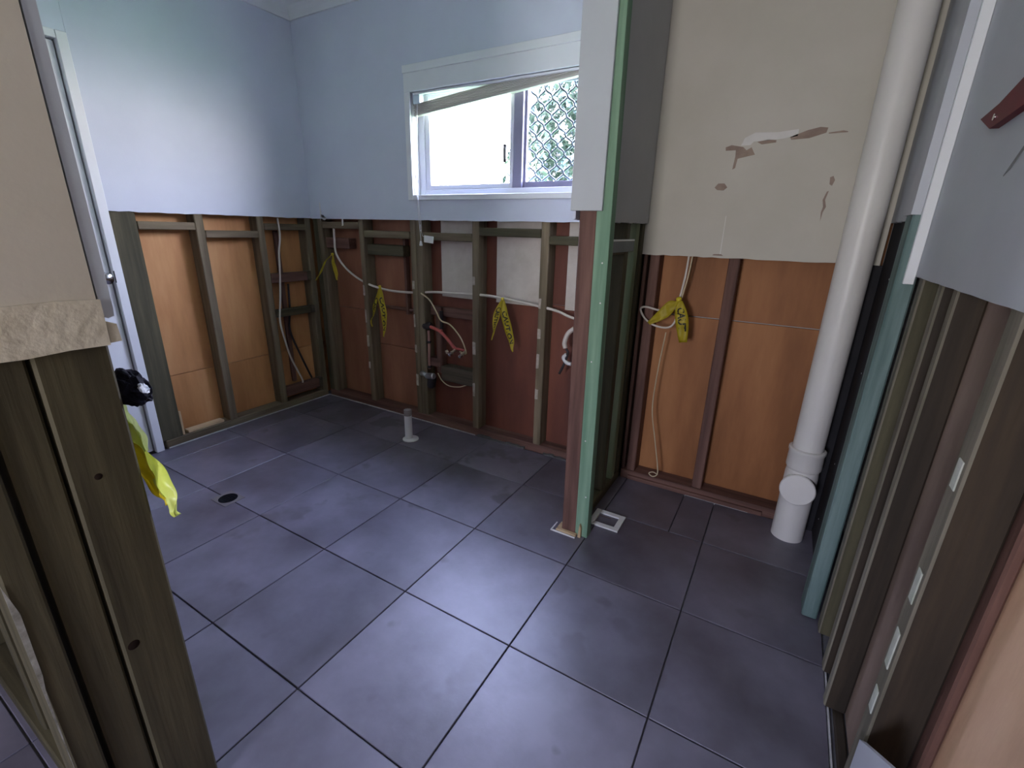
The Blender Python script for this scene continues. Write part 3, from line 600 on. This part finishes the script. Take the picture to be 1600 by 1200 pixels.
def lettering(txt, S, s0, s1, size_t, parent, side=-1, rev=False, flip=False):
    cu = bpy.data.curves.new('lettering', 'FONT'); cu.body = txt; cu.size = 1; cu.offset = .03; cu.resolution_u = 3
    to = bpy.data.objects.new('lettering', cu); COL.objects.link(to)
    bpy.context.view_layer.update(); dg = bpy.context.evaluated_depsgraph_get()
    me = bpy.data.meshes.new_from_object(to.evaluated_get(dg)); bpy.data.objects.remove(to)
    xs = [v.co.x for v in me.vertices]; ysv = [v.co.y for v in me.vertices]
    x0, x1, y0, y1 = min(xs), max(xs), min(ysv), max(ysv)
    bm = bmesh.new(); bm.from_mesh(me); bpy.data.meshes.remove(me)
    bmesh.ops.triangulate(bm, faces=bm.faces[:])
    for v in bm.verts:
        u = (v.co.x - x0) / (x1 - x0); t = (v.co.y - y0) / (y1 - y0) * 2 - 1
        if rev: u = 1 - u
        if flip: t = -t
        p, nn = S(s0 + (s1 - s0) * u, t * size_t); v.co = p + nn * side * .0009
    return done(bm, 'lettering', INK, parent)
def tape(label, strips, knot, kr=.010):
    t = empty('caution_tape', knot); tag(t, label, 'warning tape')
    for k, (c, w, txt) in enumerate(strips):
        ob, S = ribbon('strip', c, w, TAPE, t, seed=k + 1)
        if txt:
            n_ = S(.5, 0)[1]; side = 1 if n_.y < 0 else -1
            lettering(txt, S, .22, .80, .62, ob, side)
    bm = bmesh.new(); bmesh.ops.create_icosphere(bm, subdivisions=2, radius=kr)
    for v in bm.verts: v.co = v.co * (1 + .35 * noise.noise(v.co * 160)) + Vector(knot)
    done(bm, 'knot', TAPE, t, smooth=True)
    return t
tape('yellow tape with two short tails tied to the cable in the back corner', [
    ([(-1.33, 1.258, 1.09), (-1.38, 1.25, 1.05), (-1.44, 1.245, .98), (-1.505, 1.24, .90)], [(.008, 0, .008), (.019, 0, .014), (.023, 0, .016), (.016, 0, .012)], ''),
    ([(-1.322, 1.256, 1.085), (-1.312, 1.25, 1.03), (-1.300, 1.25, .97), (-1.290, 1.25, .915)], [(.006, 0, 0), (.010, .006, 0), (.013, .006, 0), (.004, .002, 0)], '')], (-1.322, 1.255, 1.09))
tape('yellow tape with black letters hanging from the cable right of the second stud', [
    ([(-.890, 1.262, .895), (-.915, 1.255, .83), (-.935, 1.250, .76), (-.955, 1.25, .70), (-.985, 1.25, .66), (-.97, 1.25, .62)], [(.005, 0, .002), (.015, 0, .004), (.016, 0, .004), (.008, 0, .003), (.005, 0, .003), (.003, 0, .002)], 'CAUTION'),
    ([(-.885, 1.262, .895), (-.87, 1.253, .82), (-.855, 1.250, .72), (-.86, 1.25, .62), (-.868, 1.25, .56)], [(.006, 0, 0), (.022, .004, 0), (.024, .004, 0), (.010, .004, 0), (.003, 0, 0)], 'CAUTION')], (-.888, 1.262, .90))
tape('yellow tape with black letters hanging before the wide red-brown sheet', [
    ([(.075, 1.262, .90), (.060, 1.255, .85), (.045, 1.25, .79), (.030, 1.25, .72), (.018, 1.25, .66)], [(.008, 0, .002), (.020, .004, .004), (.020, .004, .004), (.008, 0, .002), (.004, 0, .002)], 'CAUTION'),
    ([(.085, 1.262, .90), (.100, 1.253, .83), (.125, 1.250, .75), (.150, 1.25, .67), (.165, 1.25, .61)], [(.008, 0, 0), (.021, .004, .004), (.024, .004, .006), (.018, 0, .005), (.003, 0, .002)], 'CAUTION')], (.08, 1.262, .905))
tape('yellow tape with bold black letters tied to the alcove cable', [
    ([(1.045, 1.240, .99), (1.015, 1.238, .955), (.975, 1.236, .915), (.925, 1.235, .87)], [(.004, 0, .004), (.010, 0, -.028), (.008, 0, -.024), (.006, 0, -.006)], ''),
    ([(1.055, 1.240, .99), (1.066, 1.236, .94), (1.080, 1.233, .88), (1.095, 1.232, .80)], [(.010, 0, 0), (.026, .003, .003), (.028, .003, .004), (.017, .003, .003)], 'CAUT')], (1.048, 1.245, .995), .013)

# big loose yellow plastic by the near wall, black bundle above it
yp = empty('yellow_plastic', (.46, -.668, .87)); tag(yp, 'large crumpled lime yellow plastic tail hanging beside the near studs', 'plastic strip')
ob, S = ribbon('tail', [(.395, -.672, .915), (.43, -.670, .885), (.462, -.668, .845), (.492, -.667, .800), (.515, -.667, .765), (.530, -.666, .742)],
       [(.010, 0, .003), (.026, .004, .006), (.034, .004, .008), (.026, .006, .008), (.008, .004, .004), (.004, 0, .003)], TAPE_L, yp, wob=.006, seed=2)
ob, S = ribbon('fold', [(.405, -.676, .890), (.425, -.676, .865), (.452, -.674, .825), (.486, -.672, .782), (.508, -.671, .760)],
       [(.008, 0, .002), (.018, .002, .004), (.022, .003, .005), (.014, .002, .004), (.003, 0, .002)], TAPE_Y2, yp, wob=.004, seed=5)
ob, S = ribbon('wisp', [(.375, -.666, .945), (.40, -.664, .93), (.43, -.664, .90), (.46, -.664, .86)],
       [(.006, 0, .002), (.016, .002, .004), (.018, .002, .006), (.006, 0, .002)], mat('pale_lime_plastic', (.78, .84, .50), None, .4), yp, wob=.003, seed=7)
bb = empty('black_bundle', (.43, -.664, .95)); tag(bb, 'crumpled black plastic bundle poking out beside the white door', 'plastic bundle')
bm = bmesh.new(); bmesh.ops.create_icosphere(bm, subdivisions=4, radius=1)
for v in bm.verts:
    q = v.co.copy(); f = 1 + .28 * noise.noise(q * 2.3) + .16 * noise.noise(q * 6)
    v.co = Vector((.428 + q.x * .062 * f * (1 if q.x < 0 else .72), -.655 + q.y * .026 * f, .980 + q.z * .030 * f - .012 * q.x))
done(bm, 'black_wrap', BLKPL, bb)
bm = bmesh.new(); bmesh.ops.create_icosphere(bm, subdivisions=3, radius=1)
for v in bm.verts:
    q = v.co.copy(); f = 1 + .5 * noise.noise(q * 3)
    v.co = Vector((.489 + q.x * .017 * f, -.657 + q.y * .006 * f, .992 + q.z * .008 * f))
tag(done(bm, 'clear_corner', CLEARPL, bb), label='cloudy clear plastic corner')

# red tool rail on the right wall, scratches, grey offcut
rt = empty('red_bar', (1.755, .25, 1.5)); tag(rt, 'dark red plastic bar with a screw hole fixed to the right wall', 'bar')
def barpoly(pts, x0, x1, nm, m, par): return prism(nm, pts, 'x', x0, x1, m, par, bev=0)
bar = barpoly([(.398, 1.519), (.312, 1.487), (.10, 1.500), (-.02, 1.507), (-.02, 1.575), (.10, 1.566), (.30, 1.527)], 1.748, 1.7615, 'bar', RED, rt)
lathe('screw', [(.006, 0), (.006, .002), (.001, .003)], (1.748, .300, 1.505), CHROME, rt, (-1, 0, 0), 12)
barpoly([(.36, 1.530), (.20, 1.548), (.00, 1.590), (-.02, 1.60), (-.02, 1.594), (.10, 1.560)], 1.757, 1.7615, 'smear', mat('pinkish_adhesive', (.30, .20, .23), None, .6), wr)
barpoly([(.195, 1.392), (.160, 1.418), (.10, 1.462), (.05, 1.49), (.05, 1.482), (.12, 1.437), (.17, 1.402)], 1.7605, 1.7615, 'scuff_mark', mat('scuff', (.20, .20, .20), None, .8), wr)
of = tag(prism('board_offcut', [(-.050, .300), (-.060, .0), (-.40, .0), (-.40, .33), (-.215, .440)], 'x', 1.766, 1.7775, PAINT_GREY), 'pale grey board offcut standing at the foot of the near right stud', 'offcut')
